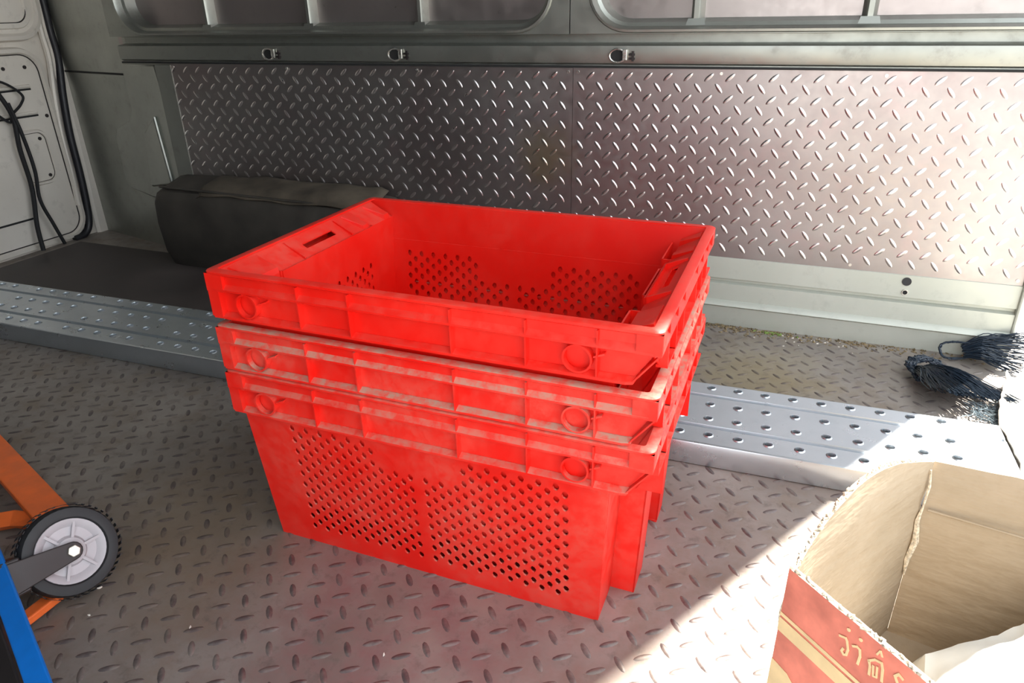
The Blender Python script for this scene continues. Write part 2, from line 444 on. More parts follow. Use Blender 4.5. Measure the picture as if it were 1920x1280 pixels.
# angled corner panel on the left with a pressed bracket plate
pA = Vector((-1.41, 0.903, 0)); pB = Vector((-2.06, 1.047, 0)); pdir = (pB - pA).normalized(); pn = Vector((pdir.y, -pdir.x, 0)).normalized()
if pn.y > 0: pn = -pn
m = MB()
def cpan(s, z, h=0.0):
    q = pA + pdir * s + pn * h; return (q.x, q.y, z)
m.hexa([cpan(0, 0), cpan(0.70, 0), cpan(0.70, 0, -0.01), cpan(0, 0, -0.01)], [cpan(0, 0.62), cpan(0.70, 0.62), cpan(0.70, 0.62, -0.01), cpan(0, 0.62, -0.01)])
corner = struct(m.build('trim_7', 'paint'))
m = MB()
m.hexa([cpan(0.21, 0.62), cpan(0.70, 0.62), cpan(0.70, 0.62, -0.01), cpan(0.21, 0.62, -0.01)], [cpan(0.21, ZR), cpan(0.70, ZR), cpan(0.70, ZR, -0.01), cpan(0.21, ZR, -0.01)])
m.build('upper_panel', 'paint', corner)
m = MB(); m.hexa([cpan(0.26, 0.574, 0), cpan(0.66, 0.574, 0), cpan(0.66, 0.574, 0.003), cpan(0.26, 0.574, 0.003)], [cpan(0.26, 0.580, 0), cpan(0.66, 0.580, 0), cpan(0.66, 0.580, 0.003), cpan(0.26, 0.580, 0.003)])
m.build('seam', 'darkhole', corner)
poly = [(0.07, 0.612), (0.255, 0.612), (0.262, 0.56), (0.258, 0.47), (0.285, 0.435), (0.375, 0.405), (0.40, 0.37), (0.405, 0.225), (0.385, 0.196), (0.25, 0.178), (0.16, 0.180), (0.075, 0.235), (0.05, 0.236), (0.05, 0.50)]
m = MB(); m.prism(poly, lambda u, v, h: cpan(u, v, h), 0.001, 0.014)
m.build('pressed_cover', 'paint', corner, bevel=0.006)
m = MB(); m.prism([(0.10, 0.24), (0.23, 0.22), (0.20, 0.40), (0.12, 0.46)], lambda u, v, h: cpan(u, v, h), 0.012, 0.024)
m.build('raised_field', 'paint', corner, bevel=0.008)
m = MB(); m.box(-1.470, -1.409, 0.896, 0.902, 0.18, 0.612); m.build('lining_edge', 'paint', corner)

# ---------------------------------------------------------------- bulkhead side door (left)
struct(MB().box(XL - 0.06, XL - 0.02, YN, 1.06, 0, ZR).build('wall_left', 'wallouter'))  # unseen past the door; made dark to dim reflections in the lining
door = bpy.data.objects.new('door_1', None); COL.objects.link(door); door.location = (XL, 0.6, 0); struct(door)
def dpart(m, name, mat, **kw):
    ob = m.build(name, mat, **kw); ob.parent = door; ob.matrix_parent_inverse = Matrix.Translation(door.location).inverted(); return ob
m = MB()
R = lambda x0, x1, z0, z1, r, off, h: [(XL + h, y, z) for y, z in rrect(x0, x1, z0, z1, r, off)]
dy0, dy1 = -0.95, 0.968
# lower pressing: base sheet with stepped rounded fields
m.box(XL - 0.02, XL - 0.006, 0.40, 1.045, -0.0, 1.95)
dpart(m, 'door_sheet', 'door')
m = MB()
def field(m, y0, y1, z0, z1, r, levels):
    m.loft([R(y0, y1, z0, z1, r, off, h) for off, h in levels])
    m.add(R(y0, y1, z0, z1, r, levels[-1][0], levels[-1][1]), [tuple(range(36))])
field(m, 0.45, 0.950, 0.03, 0.640, 0.06, [(0.024, -0.006), (0.018, 0.013), (0.006, 0.015), (0.0, 0.003)])
dpart(m, 'lower_pressing', 'door', smooth=True)
m = MB(); field(m, 0.45, 0.995, 0.700, 1.75, 0.075, [(0.022, -0.006), (0.016, 0.016), (0.004, 0.018), (-0.004, 0.006), (-0.016, 0.006), (-0.020, 0.012), (-0.034, 0.012), (-0.038, 0.004)])
dpart(m, 'upper_pressing', 'door', smooth=True)
m = MB(); field(m, 0.800, 0.905, 0.228, 0.392, 0.03, [(0.012, 0.002), (0.007, 0.011), (0.001, 0.011), (-0.004, -0.002)])
dpart(m, 'pocket', 'door', smooth=True)
for z in (0.540, 0.455): 
    m = MB(); m.tube([(XL + 0.004, 0.70, z - 0.002), (XL + 0.005, 0.80, z), (XL + 0.004, 0.902, z + 0.001)], 0.0055, 8); dpart(m, 'swage', 'door', smooth=True)
    m = MB(); m.box(XL + 0.003, XL + 0.0045, 0.70, 0.905, z - 0.012, z - 0.006); dpart(m, 'swage_line', 'darkhole')  # thin dark strip just below each swage
for y, z in ((0.905, 0.60), (0.885, 0.370), (0.885, 0.245), (0.83, 0.60), (0.935, 0.44)):
    m = MB(); m.disc((XL + 0.003, y, z), (0, 1, 0), (0, 0, 1), 0.006, 0.003, 12); dpart(m, 'screw', 'fork')
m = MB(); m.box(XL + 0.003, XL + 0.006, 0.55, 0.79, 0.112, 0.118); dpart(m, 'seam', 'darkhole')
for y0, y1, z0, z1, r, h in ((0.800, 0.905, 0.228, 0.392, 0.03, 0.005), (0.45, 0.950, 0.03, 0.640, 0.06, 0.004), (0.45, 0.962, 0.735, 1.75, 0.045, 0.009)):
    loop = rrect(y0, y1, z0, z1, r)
    m = MB(); m.tube([(XL + h, y, z) for y, z in loop + loop[:2]], 0.0021, 6); dpart(m, 'shade_outline', 'fork', smooth=True)  # thin dark tubes stand in for shade along the edges of the pressings
# black rubber seal and the bright jamb strip beside it
sp = [(1.040, 1.9), (1.036, 1.1), (1.032, 0.803), (1.029, 0.704), (1.030, 0.618), (1.010, 0.497), (0.996, 0.370), (0.993, 0.237), (0.986, 0.119), (0.973, 0.045), (0.945, 0.012), (0.90, 0.006)]
def smoothpath(p, n=6):
    out = []
    for i in range(len(p) - 1):
        p0, p1, p2, p3 = p[max(i - 1, 0)], p[i], p[i + 1], p[min(i + 2, len(p) - 1)]
        for k in range(n):
            t = k / n
            out.append(Vector(0.5 * ((2 * b) + (c - a) * t + (2 * a - 5 * b + 4 * c - d) * t * t + (3 * b - a - 3 * c + d) * t ** 3) for a, b, c, d in zip(p0, p1, p2, p3)))
    out.append(Vector(p[-1])); return out
m = MB(); m.tube([(XL + 0.012, y, z) for y, z in smoothpath(sp)], 0.0125, 10); dpart(m, 'weather_seal', 'seal', smooth=True)
m = MB(); m.tube([(XL + 0.006, y - 0.030, z) for y, z in smoothpath(sp[:-3])], 0.010, 8); dpart(m, 'seal_flange', 'door', smooth=True)
m = MB()
sr = [(1.050, 1.9), (1.052, 0.66), (1.062, 0.509), (1.062, 0.302), (1.054, 0.124), (1.050, -0.0)]
m.loft([[(XL + h, y - o, z) for o, h in ((0.045, 0.002), (0.036, 0.012), (0.006, 0.014), (0.0, 0.022), (-0.01, 0.020))] for y, z in smoothpath(sr, 5)], closed=False)
dpart(m, 'jamb_strip', 'door', smooth=True)

# loose cables hanging in front of the door
def cable(pts, r, label):
    m = MB(); m.tube(smoothpath(pts, 8), r, 8); o = m.build('cable', 'cable', smooth=True, origin=pts[-1]); tag(o, label, 'cable', None); return o
xc = XL + 0.028
cable([(xc, 0.700, 0.575), (xc, 0.790, 0.565), (xc, 0.850, 0.520), (xc + 0.004, 0.835, 0.49), (xc, 0.797, 0.461), (xc, 0.78, 0.44), (xc, 0.72, 0.50)], 0.0042, 'looped black cable knotted at the top of the grey door panel')
cable([(xc + 0.008, 0.755, 0.56), (xc + 0.01, 0.790, 0.461), (xc + 0.008, 0.783, 0.35), (xc + 0.004, 0.786, 0.223), (xc + 0.01, 0.760, 0.10), (xc + 0.02, 0.748, 0.012)], 0.0075, 'thick black cable hanging straight to the floor from the knot')
cable([(xc + 0.016, 0.785, 0.50), (xc + 0.016, 0.800, 0.40), (xc + 0.016, 0.806, 0.28), (xc + 0.014, 0.795, 0.18), (xc + 0.02, 0.812, 0.09), (xc + 0.02, 0.832, 0.012)], 0.006, 'black cable that kinks towards the door seal at its foot')

# ---------------------------------------------------------------- wheel arch and mat
m = MB()
m.box(-2.0, -0.62, 0.475, 0.885, 0.0005, 0.006)
bm_mat = m.build('floor_mat', 'mat', origin=(-1.3, 0.68, 0.0), bevel=0.002)
tag(bm_mat, 'dark smooth floor mat between the steel plank and the wheel arch', 'mat')
m = MB()
prof = [(0.80, 0.0), (0.775, 0.06), (0.765, 0.16), (0.770, 0.225), (0.785, 0.250), (0.82, 0.262), (0.896, 0.282), (0.896, 0.0)]
rings = []
for x, s, dzz in ((-1.475, 0.90, -0.020), (-1.462, 0.97, -0.006), (-1.43, 1.0, 0.0), (-1.25, 1.0, 0.004), (-1.0, 1.0, 0.0), (-0.78, 1.0, -0.004), (-0.66, 1.0, -0.02), (-0.60, 0.85, -0.06), (-0.57, 0.6, -0.13)):
    rings.append([(x, 0.896 - (0.896 - y) * s, max(0, z * (1 + dzz / 0.28)) if z > 0 else 0) for y, z in prof])
m.loft(rings, True, True)
arch = struct(m.build('trim_8', 'arch', smooth=True))
arch['label'] = 'dusty wheel arch box against the lining'
m = MB(); m.tube([(-1.455, 0.80, 0.262), (-1.3, 0.79, 0.262), (-1.05, 0.787, 0.258), (-0.8, 0.787, 0.254)], 0.006, 8, flat=0.7)
m.build('arch_seam', 'arch', arch, smooth=True)
# loose cloth-like cover slumped over the arch
m = MB(); nx, ny = 26, 8; vs = []; fs = []
for i in range(nx + 1):
    for j in range(ny + 1):
        x = -1.30 + 0.62 * i / nx; y = 0.79 + 0.10 * j / ny
        z = 0.262 + 0.20 * (y - 0.79) + 0.010 + 0.010 * noise.noise(Vector((x * 9, y * 14, 3)))
        if i in (0, nx): z -= 0.012
        if j == 0: y -= 0.012; z -= 0.02
        vs.append((x, y, z))
for i in range(nx):
    for j in range(ny): a = i * (ny + 1) + j; fs.append((a, a + ny + 1, a + ny + 2, a + 1))
m.add(vs, fs); cov = m.build('dust_sheet', 'dustcloth', origin=(-1.0, 0.85, 0.28), smooth=True)
sm = cov.modifiers.new('s', 'SOLIDIFY'); sm.thickness = 0.003
tag(cov, 'dusty brown cloth lying flat on top of the wheel arch', 'cloth')

# ---------------------------------------------------------------- steel scaffold plank
def plank():
    L = 2.80; W = 0.232; T = 0.0475; x0 = -1.985
    yaw = 0.0245
    t = thing('steel_plank', (0, 0, 0), 'galvanised steel scaffold plank with raised holes lying under the crates', 'plank')
    t.location = (0.31, 0.2715 - 0.006 , 0.0); t.rotation_euler = (0, 0, yaw)
    a, b = x0 - 0.31, x0 - 0.31 + L
    yf = -0.028; yb = yf + W
    # across: strips with hole rows at 0.010, 0.066, 0.122, 0.184 (from first row); grooves between
    rows = [0.004, 0.062, 0.116, 0.183]
    g = [0.033, 0.150]
    m = MB()
    hx_left = []; x = -1.4488 - 0.31
    xs = []
    base = -1.4488 - 0.31
    for grp in range(-2, 4):
        for k in range(5): xs.append(base - 0.107 + 0.302 * grp + 0.0515 * k)
    xs = [q for q in xs if a + 0.05 < q < -0.35]
    xs += [0.004 + 0.0515 * k for k in range(-6, 9)]
    xs = sorted(xs)
    cell = 0.0105
    def strip(y0, y1, rws, shift):
        """flat strip between y0 and y1 cut with round holes on the rows"""
        hs = sorted([(q + (sh), r) for r, sh in rws for q in xs if a + .03 < q + sh < b - .03])
        ys = [y0]
        for r, sh in rws: ys += [r - cell, r + cell]
        ys.append(y1); ys = sorted(ys)
        for bi in range(len(ys) - 1):
            ya, yb_ = ys[bi], ys[bi + 1]
            rr = [r for r, sh in rws if abs((ya + yb_) / 2 - r) < 1e-6]
            if not rr:
                m.add([(a, ya, T), (b, ya, T), (b, yb_, T), (a, yb_, T)], [(0, 1, 2, 3)]); continue
            r = rr[0]; cur = a
            for hx, hr in hs:
                if hr != r: continue
                m.add([(cur, ya, T), (hx - cell, ya, T), (hx - cell, yb_, T), (cur, yb_, T)], [(0, 1, 2, 3)])
                n = 16; outer = []; r1 = []; r2 = []; r3 = []
                for k in range(n):
                    an = 2 * math.pi * k / n; c, s = math.cos(an), math.sin(an); q = max(abs(c), abs(s))
                    outer.append((hx + c / q * cell, r + s / q * cell, T))
                    r1.append((hx + c * 0.0094, r + s * 0.0094, T)); r2.append((hx + c * 0.0074, r + s * 0.0074, T + 0.0020)); r3.append((hx + c * 0.0070, r + s * 0.0070, T + 0.0008))
                r4 = [(p[0], p[1], T - 0.006) for p in r3]
                m.loft([outer, r1, r2, r3, r4]); cur = hx + cell
            m.add([(cur, ya, T), (b, ya, T), (b, yb_, T), (cur, yb_, T)], [(0, 1, 2, 3)])
    gw = 0.0060
    sh = 0.0
    strip(yf + 0.004, g[0] - gw, [(rows[0], 0.006)], 0)
    strip(g[0] + gw, g[1] - gw, [(rows[1], 0.0), (rows[2], -0.002)], 0)
    strip(g[1] + gw, yb - 0.004, [(rows[3], -0.006)], 0)
    for gy in g:
        prof = [(gy - gw, T), (gy - gw * 0.6, T - 0.008), (gy + gw * 0.6, T - 0.008), (gy + gw, T)]
        m.loft([[(x, y, z) for y, z in prof] for x in (a, b)], closed=False)
    top = m.build('deck', 'zinc', t, smooth=True, norm=True)
    m = MB()
    fr = [(yf + 0.022, 0.0015), (yf + 0.001, 0.0015), (yf, 0.003), (yf, T - 0.003), (yf + 0.001, T - 0.001), (yf + 0.004, T)]
    m.loft([[(x, y, z) for y, z in fr] for x in (a, b)], closed=False)
    m.build('side_flange', 'zinc', t, smooth=True)
    m = MB(); fr = [(2 * 0 + yb - (y - yf), z) for y, z in fr]
    m.loft([[(x, y, z) for y, z in fr] for x in (a, b)], closed=False)
    m.build('side_flange', 'zinc', t, smooth=True)
    for xe, s in ((a, 1), (b, -1)):
        MB().box(min(xe, xe + s * 0.002), max(xe, xe + s * 0.002), yf + 0.002, yb - 0.002, 0.003, T - 0.001).build('end_cap', 'zinc', t)
    m = MB()
    MB().box(a + 0.01, b - 0.01, yf + 0.004, yb - 0.004, 0.001, 0.004).build('hole_shade', 'darkhole', t)  # black plate below the deck, added so the holes look dark
    return t
plank()

# ---------------------------------------------------------------- crates
HT = 0.307
def zs(z, lo, hi): return lo + (hi - lo) * z / HT
BO = [(-.284, -.1705), (.236, -.1705), (.236, -.103), (.270, -.103), (.270, -.050), (.240, -.050), (.240, .060), (.270, .060), (.270, .103), (.236, .103), (.236, .1705),
      (-.284, .1705), (-.284, .118), (-.252, .118), (-.252, -.118), (-.284, -.118)]
def centre_push(p, z):
    k = 0.0135 * z / HT
    x, y = p
    if -.2525 < x < -.2445: return (x, y, z)
    return (x + math.copysign(k, x + 0.02), y + math.copysign(k, y) if abs(y) > 0.15 else y, z)
TH = 0.0021
def hole_panel(m, P, u0, u1, v0, v1, skip, nrm, cw=0.0116, ch=0.0205):
    """P(u, v) -> point on the outer face; cells with rounded diamond holes, alternate columns shifted"""
    nc = int(round((u1 - u0) / cw)); cw = (u1 - u0) / nc; off = -Vector(nrm) * TH
    shape = []
    for k in range(8):
        a = math.radians(45 * k + 10); r = (0.0042, 0.0039)[k % 2]
        shape.append((math.cos(a) * r * 1.10, math.sin(a) * r * 1.46))
    for c in range(nc):
        ua = u0 + c * cw; ub = ua + cw; uc = (ua + ub) / 2
        v = v0; edges = [v0]
        sh = ch / 2 if c % 2 else 0.0
        k = 0; cells = []
        vv = v0 + sh
        while vv + ch <= v1 + 1e-6: cells.append(vv); vv += ch
        cur = v0
        def flat(va, vb):
            if vb - va < 1e-6: return
            q = [Vector(P(*w)) for w in ((ua, va), (ub, va), (ub, vb), (ua, vb))]
            m.add(q + [p + off for p in q], [(0, 1, 2, 3), (7, 6, 5, 4)])
        for ce in cells:
            vc = ce + ch / 2
            if skip(uc, vc): continue
            flat(cur, ce); cur = ce + ch
            out = []
            for j in range(8):
                an = math.radians(45 * j); cx, sy = math.cos(an), math.sin(an); q = max(abs(cx), abs(sy))
                out.append((uc + cx / q * cw / 2, vc + sy / q * ch / 2))
            inn = [(uc + a, vc + b) for a, b in shape]
            A = [Vector(P(*w)) for w in out]; B = [Vector(P(*w)) for w in inn]
            C = [Vector(P(uc + a * .86, vc + b * .86)) + off for a, b in shape]; D = [p + off for p in A]
            m.loft([A, B, C, D])
        flat(cur, v1)

def band_point_front(x, y, z, side): return (x, y, z)

def make_crate(mat, label, group, ins=0.0, ledges=True):
    t = thing('plastic_crate', (0, 0, 0), label, 'crate', group)
    t.rotation_euler = (0, 0, -0.0044)
    # body ------------------------------------------------------------------
    m = MB()
    def PF(x, z): return (x * 1.0, -(.1705 - ins + (.022 + ins) * z / HT), z)
    def PBk(x, z): return (x, (.1705 - ins + (.022 + ins) * z / HT), z)
    ux0, ux1, vz0, vz1 = -.222, .197, .024, .2290
    skip = lambda u, v: (-.078 < u < .047 and v > .182) or abs(u + .0165) < 0.004
    for P_, nn in ((PF, (0, -1, 0)), (PBk, (0, 1, 0))):
        hole_panel(m, P_, ux0, ux1, vz0, vz1, skip, nn)
        off = Vector(nn) * -TH
        lx0, lx1 = -.284, -.2975; rx0, rx1 = .236, .2495
        # solid borders: left, right, bottom, top
        def Q(a, b, c, d): m.slab(a, b, c, d, off)
        xl = lambda z: -.284 - 0.0135 * z / HT
        xr = lambda z: .236 + 0.0135 * z / HT
        T_ = lambda x: (x, P_(0, HT)[1] / abs(P_(0, HT)[1]) * .1925, HT - .0015)
        Q(P_(xl(0), 0), P_(ux0, 0), P_(ux0, vz1), P_(xl(vz1), vz1))
        Q(P_(ux1, 0), P_(xr(0), 0), P_(xr(vz1), vz1), P_(ux1, vz1))
        Q(P_(xl(vz1), vz1), P_(ux0, vz1), T_(ux0), T_(xl(HT)))
        Q(P_(ux1, vz1), P_(xr(vz1), vz1), T_(.290), T_(ux1))
        Q(P_(ux0, 0), P_(ux1, 0), P_(ux1, vz0), P_(ux0, vz0))
        Q(P_(ux0, vz1), P_(ux1, vz1), T_(ux1), T_(ux0))
    # end walls
    TOPZ = 0.283
    n = len(BO)
    BI = [(x - math.copysign(ins, x), y - math.copysign(ins * 0.6, y)) if abs(x + .252) > 1e-6 else (x, y) for x, y in BO]
    if ins: BI = [(x, y) if abs(x - (-.252)) > 1e-6 else (-.252 + ins, y) for x, y in BI]
    for i in range(n):
        a = BI[i]; b = BI[(i + 1) % n]
        if abs(a[1] - b[1]) < 1e-6 and abs(a[1]) > 0.15: continue      # the long walls are done
        d = Vector((b[0] - a[0], b[1] - a[1], 0)); nr = Vector((d.y, -d.x, 0)).normalized()
        a1 = centre_push(a, TOPZ); b1 = centre_push(b, TOPZ)
        if abs(a[0] - b[0]) < 1e-6 and abs(d.y) > 0.15:
            def PE(u, v, a=a, b=b, a1=a1, b1=b1):
                s = v / TOPZ
                y = a[1] + (b[1] - a[1]) * u; y1 = a1[1] + (b1[1] - a1[1]) * u
                return (a[0] + (a1[0] - a[0]) * s, y + (y1 - y) * s, v)
            L_ = abs(b[1] - a[1]); hu = 0.012 / L_
            def PE2(w, v, L_=L_, PE=PE): return PE(w / L_, v)
            hole_panel(m, PE2, 0.014, L_ - 0.014, .024, .2290, lambda u, v: False, nr)
            off = -nr * TH
            m.slab(PE2(0, 0), PE2(0.014, 0), PE2(0.014, TOPZ), PE2(0, TOPZ), off)
            m.slab(PE2(L_ - 0.014, 0), PE2(L_, 0), PE2(L_, TOPZ), PE2(L_ - 0.014, TOPZ), off)
            m.slab(PE2(0.014, 0), PE2(L_ - 0.014, 0), PE2(L_ - 0.014, .024), PE2(0.014, .024), off)
            m.slab(PE2(0.014, .229), PE2(L_ - 0.014, .229), PE2(L_ - 0.014, TOPZ), PE2(0.014, TOPZ), off)
        else:
            m.slab((a[0], a[1], 0), (b[0], b[1], 0), b1, a1, -nr * TH)
    m.build('body', mat, t)
    # base ------------------------------------------------------------------
    m = MB()
    BJ = [(x, math.copysign(abs(y) - .001, y) if abs(y) < .16 else math.copysign(.1705 - ins, y)) for x, y in BI]
    m.hexa([(x, y, 0.0) for x, y in BJ], [(x, y, 0.003) for x, y in BJ])
    for k in range(-9, 9): m.box(-.25 + 0.0, .23, k * .018 + .004, k * .018 + .007, 0.003, 0.006)
    m.build('base', mat, t)
    # rim and apron ----------------------------------------------------------
    m = MB()
    X0, X1, Y0, Y1 = -.300, .300, -.205, .205
    def prof_ring(levels, rc):
        """levels: (inset from the outer rim line, z)"""
        rings = []
        for ins, z in levels:
            pts = rrect(X0 + ins, X1 - ins, Y0 + ins, Y1 - ins, max(0.002, rc - ins * 0.5), 0.0, 5)
            rings.append([(x, y, z) for x, y in pts])
        return rings
    zb = 0.240
    m.loft(prof_ring([(0.0125, .3045), (0.0125, .307), (0.0015, .307), (0.0, .3058), (0.0, .3030), (0.0012, .3018), (0.0060, .3010), (0.0064, .2885), (0.0015, .2835),
                      (0.0005, .2825), (0.0005, .2800), (0.0020, .2790), (0.0105, .2785), (0.0110, .2770)], 0.010))
    for sx in (-1, 1):
        for sy in (-1, 1):
            xa, xb = (sx * .2994, sx * .272); ya, yb = (sy * .2044, sy * .1985)
            m.box(min(xa, xb), max(xa, xb), min(ya, yb), max(ya, yb), .2790, .3035)
            xa, xb = (sx * .2994, sx * .2935); ya, yb = (sy * .2040, sy * .182)
            m.box(min(xa, xb), max(xa, xb), min(ya, yb), max(ya, yb), .2790, .3035)
    rim = m.build('rim', mat, t, smooth=True)
    # apron panels: long sides full height, right-hand ends clipped on a slant
    def apron(sy):
        m = MB()
        y_in = 0.194; y_out = 0.2045; y_low = 0.203
        if sy < 0: xa0, xa1, xb1 = -.290, .292, .266        # lower edge ends at .266, slants up to the ledge at .30
        else: xa0, xa1, xb1 = -.290, .292, .266
        f = lambda x, y, z: (x, sy * y, z)
        # recessed panel
        m.hexa([f(xa0, y_in, .246), f(xb1 + .004, y_in, .246), f(xa1, y_in, .279), f(xa0, y_in, .279)],
               [f(xa0, y_in - .002, .246), f(xb1 + .004, y_in - .002, .246), f(xa1, y_in - .002, .279), f(xa0, y_in - .002, .279)])
        # bottom ledge: slopes out from the panel, then a thin lip
        prof = [(y_in - .002, .2475), (y_in + .001, .2475), (y_low - .001, .2440), (y_low, .2432), (y_low, .2402), (y_low - .002, .2400), (y_in - .010, .2415)]
        rings = [[f(x, y, z) for y, z in prof] for x in (-.2995 + .002, -.2, -.1, 0, .1, .2, xb1 - .004)]
        e = [[f(xb1 + .004 + (z - .24) * .6, y - .0015, z + .0008) for y, z in prof]]
        m.loft(rings + e, True, True)
        # slanted end edge
        pe = [(y_in - .002, 0), (y_low - .0015, 0), (y_low - .0015, .0028), (y_in - .002, .0028)]
        m.loft([[f(xb1 + .002, y, .2402 + h) for y, h in pe], [f(.2985, y, .2790 + h) for y, h in pe]], True, True)
        # vertical ribs
        for x in (-.157, -.082, .0555, .148, .230):
            zz0 = .2440 if x < .22 else .2440
            m.hexa([f(x - .0012, y_in - .001, zz0), f(x + .0012, y_in - .001, zz0), f(x + .0009, y_out - .001, zz0 - .001), f(x - .0009, y_out - .001, zz0 - .001)],
                   [f(x - .0012, y_in - .001, .2995), f(x + .0012, y_in - .001, .2995), f(x + .0009, y_out - .0005, .2995), f(x - .0009, y_out - .0005, .2995)])
        # wide web at the left end, slim ones beside the bosses
        m.box(-.2992, -.282, min(sy * y_in, sy * (y_out - .001)), max(sy * y_in, sy * (y_out - .001)), .243, .280)
        for x in (-.2215, .226):
            m.hexa([f(x, y_in, .266), f(x + .012, y_in, .270), f(x + .012, y_out - .004, .270), f(x, y_out - .002, .266)],
                   [f(x, y_in, .268), f(x + .012, y_in, .2725), f(x + .012, y_out - .004, .2725), f(x, y_out - .002, .268)])
        ob = m.build('apron', mat, t)
        for x in (-.240, .208):
            mm = MB(); ax = (1, 0, 0) if sy < 0 else (-1, 0, 0)
            mm.ring(f(x, y_in, .2625), ax, (0, 0, 1), 0.0150, 0.0172, 0.0098, 28, 0.002)
            mm.build('boss_ring', mat, ob, smooth=True)
        return ob
    apron(-1); apron(1)
    # end aprons with ribs and a hand slot
    def end_apron(sx):
        m = MB()
        xi = .2885; xo = .299
        f = lambda x, y, z: (sx * x, y, z)
        zlow = .243
        ylo, yhi = -.180, .180
        # two side panels and the slotted middle
        def slabp(y0, y1, z0, z1): m.box(min(sx * xi, sx * (xi - .002)), max(sx * xi, sx * (xi - .002)), y0, y1, z0, z1)
        if sx > 0:
            m.hexa([f(xi, -.196, .279), f(xi, -.150, zlow), f(xi, -.150, .280), f(xi, -.170, .280)], [f(xi - .002, -.196, .279), f(xi - .002, -.150, zlow), f(xi - .002, -.150, .280), f(xi - .002, -.170, .280)])
            slabp(-.150, -.04, zlow, .280); slabp(.04, yhi + .015, zlow, .280)
        else:
            slabp(-.200, -.04, zlow, .280); slabp(.04, .200, zlow, .280)
        slabp(-.04, .04, zlow, .256)
        slabp(-.04, .04, .274, .280)
        y0e = -.150 if sx > 0 else -.2
        m.box(min(sx * (xi - .004), sx * (xo - .001)), max(sx * (xi - .004), sx * (xo - .001)), y0e, .198, .2400, .2435)
        for y in (-.150, -.10, -.05, .05, .10, .15):
            m.box(min(sx * (xi - .001), sx * (xo - .001)), max(sx * (xi - .001), sx * (xo - .001)), y - .0012, y + .0012, .2435, .2995)
        if sx > 0:   # open box frames standing down the outer face of the end, as deep as the apron
            m.box(.262, .2975, -.1035, -.1015, .180, .2435); m.box(.262, .2975, .1015, .1035, .180, .2435)
            m.hexa([(.2955, -.1035, .243), (.2975, -.1035, .243), (.2975, -.06, .243), (.2955, -.06, .243)], [(.262, -.1035, .18), (.264, -.1035, .18), (.264, -.06, .18), (.262, -.06, .18)])
        ob = m.build('end_apron', mat, t); return ob
    end_apron(1); end_apron(-1)
    # inner ledges at both ends ----------------------------------------------
    def ledge(sx):
        m = MB()
        f = lambda x, y, z: (sx * x, y, z)
        xo, zo = .2890, .3045
        xi, zi = (.2485, .2810) if sx < 0 else (.2535, .2830)
        thk = Vector((0, 0, -.002))
        def sl(y0, y1, a0=0.0, a1=1.0):
            p = lambda a, y: Vector(f(xo + (xi - xo) * a, y, zo + (zi - zo) * a))
            m.slab(p(a0, y0), p(a0, y1), p(a1, y1), p(a1, y0), thk)
        # slot between y -.034 and .037
        sa0, sa1 = (0.42, 0.66)
        sl(-.185, -.036); sl(.039, .185); sl(-.036, .039, 0, sa0); sl(-.036, .039, sa1, 1)
        # inner lip down to the end wall
        if sx > 0: m.slab(f(xi, -.185, zi), f(xi, .185, zi), f(xi - .001, .185, zi - .03), f(xi - .001, -.185, zi - .03), Vector((sx * .002, 0, 0)))
        else: m.slab(f(xi, -.189, zi), f(xi, .189, zi), f(xi - .001, .166, .006), f(xi - .001, -.166, .006), Vector((sx * .0018, 0, 0)))
        # raised stacking blocks and the frame round the slot
        for y0, y1, hh in ((-.178, -.120, .007), (.085, .112, .006), (.150, .178, .007)):
            p = lambda a, y, h: f(xo + (xi - xo) * a, y, zo + (zi - zo) * a + h)
            m.hexa([p(.12, y0, 0), p(1.0, y0 + .012, 0), p(1.0, y1, 0), p(.12, y1, 0)], [p(.15, y0 + .001, hh * .4), p(.96, y0 + .012, hh), p(.96, y1 - .001, hh), p(.15, y1 - .001, hh * .4)])
        if sx > 0:
            p = lambda a, y, h: f(xo + (xi - xo) * a, y, zo + (zi - zo) * a + h)
            for y in (-.0775, .0500):
                m.hexa([p(.15, y, 0), p(1.0, y, 0), p(1.0, y + .004, 0), p(.15, y + .004, 0)], [p(.15, y, .003), p(1.0, y, .009), p(1.0, y + .004, .009), p(.15, y + .004, .003)])
            m.hexa([p(.94, -.0775, 0), p(1.03, -.0775, 0), p(1.03, .054, 0), p(.94, .054, 0)], [p(.94, -.0775, .009), p(1.03, -.0775, .009), p(1.03, .054, .009), p(.94, .054, .009)])
        else:
            p = lambda a, y, h: f(xo + (xi - xo) * a, y, zo + (zi - zo) * a + h)
            for y in (-.062, .062):
                m.hexa([p(.15, y, 0), p(1.0, y, 0), p(1.0, y + .003, 0), p(.15, y + .003, 0)], [p(.15, y, .002), p(1.0, y, .004), p(1.0, y + .003, .004), p(.15, y + .003, .002)])
        return m.build('end_ledge', mat, t)
    if ledges: ledge(-1); ledge(1)
    return t
G = 'red plastic crates stacked in a nested pile'
c3 = make_crate('red_c', 'bottom red plastic crate of the stack, standing on the floor with its perforated side bare', G, 0.0, False)
c2 = make_crate('red_b', 'middle red plastic crate of the stack, only its dusty rim showing', G, 0.003, False)
c1 = make_crate('red_a', 'top red plastic crate of the stack, open and empty with a clean rim', G, 0.006, True)
c3.location = (0, 0, 0); c2.location = (0, 0, 0.0688); c1.location = (0, 0, 0.1461)

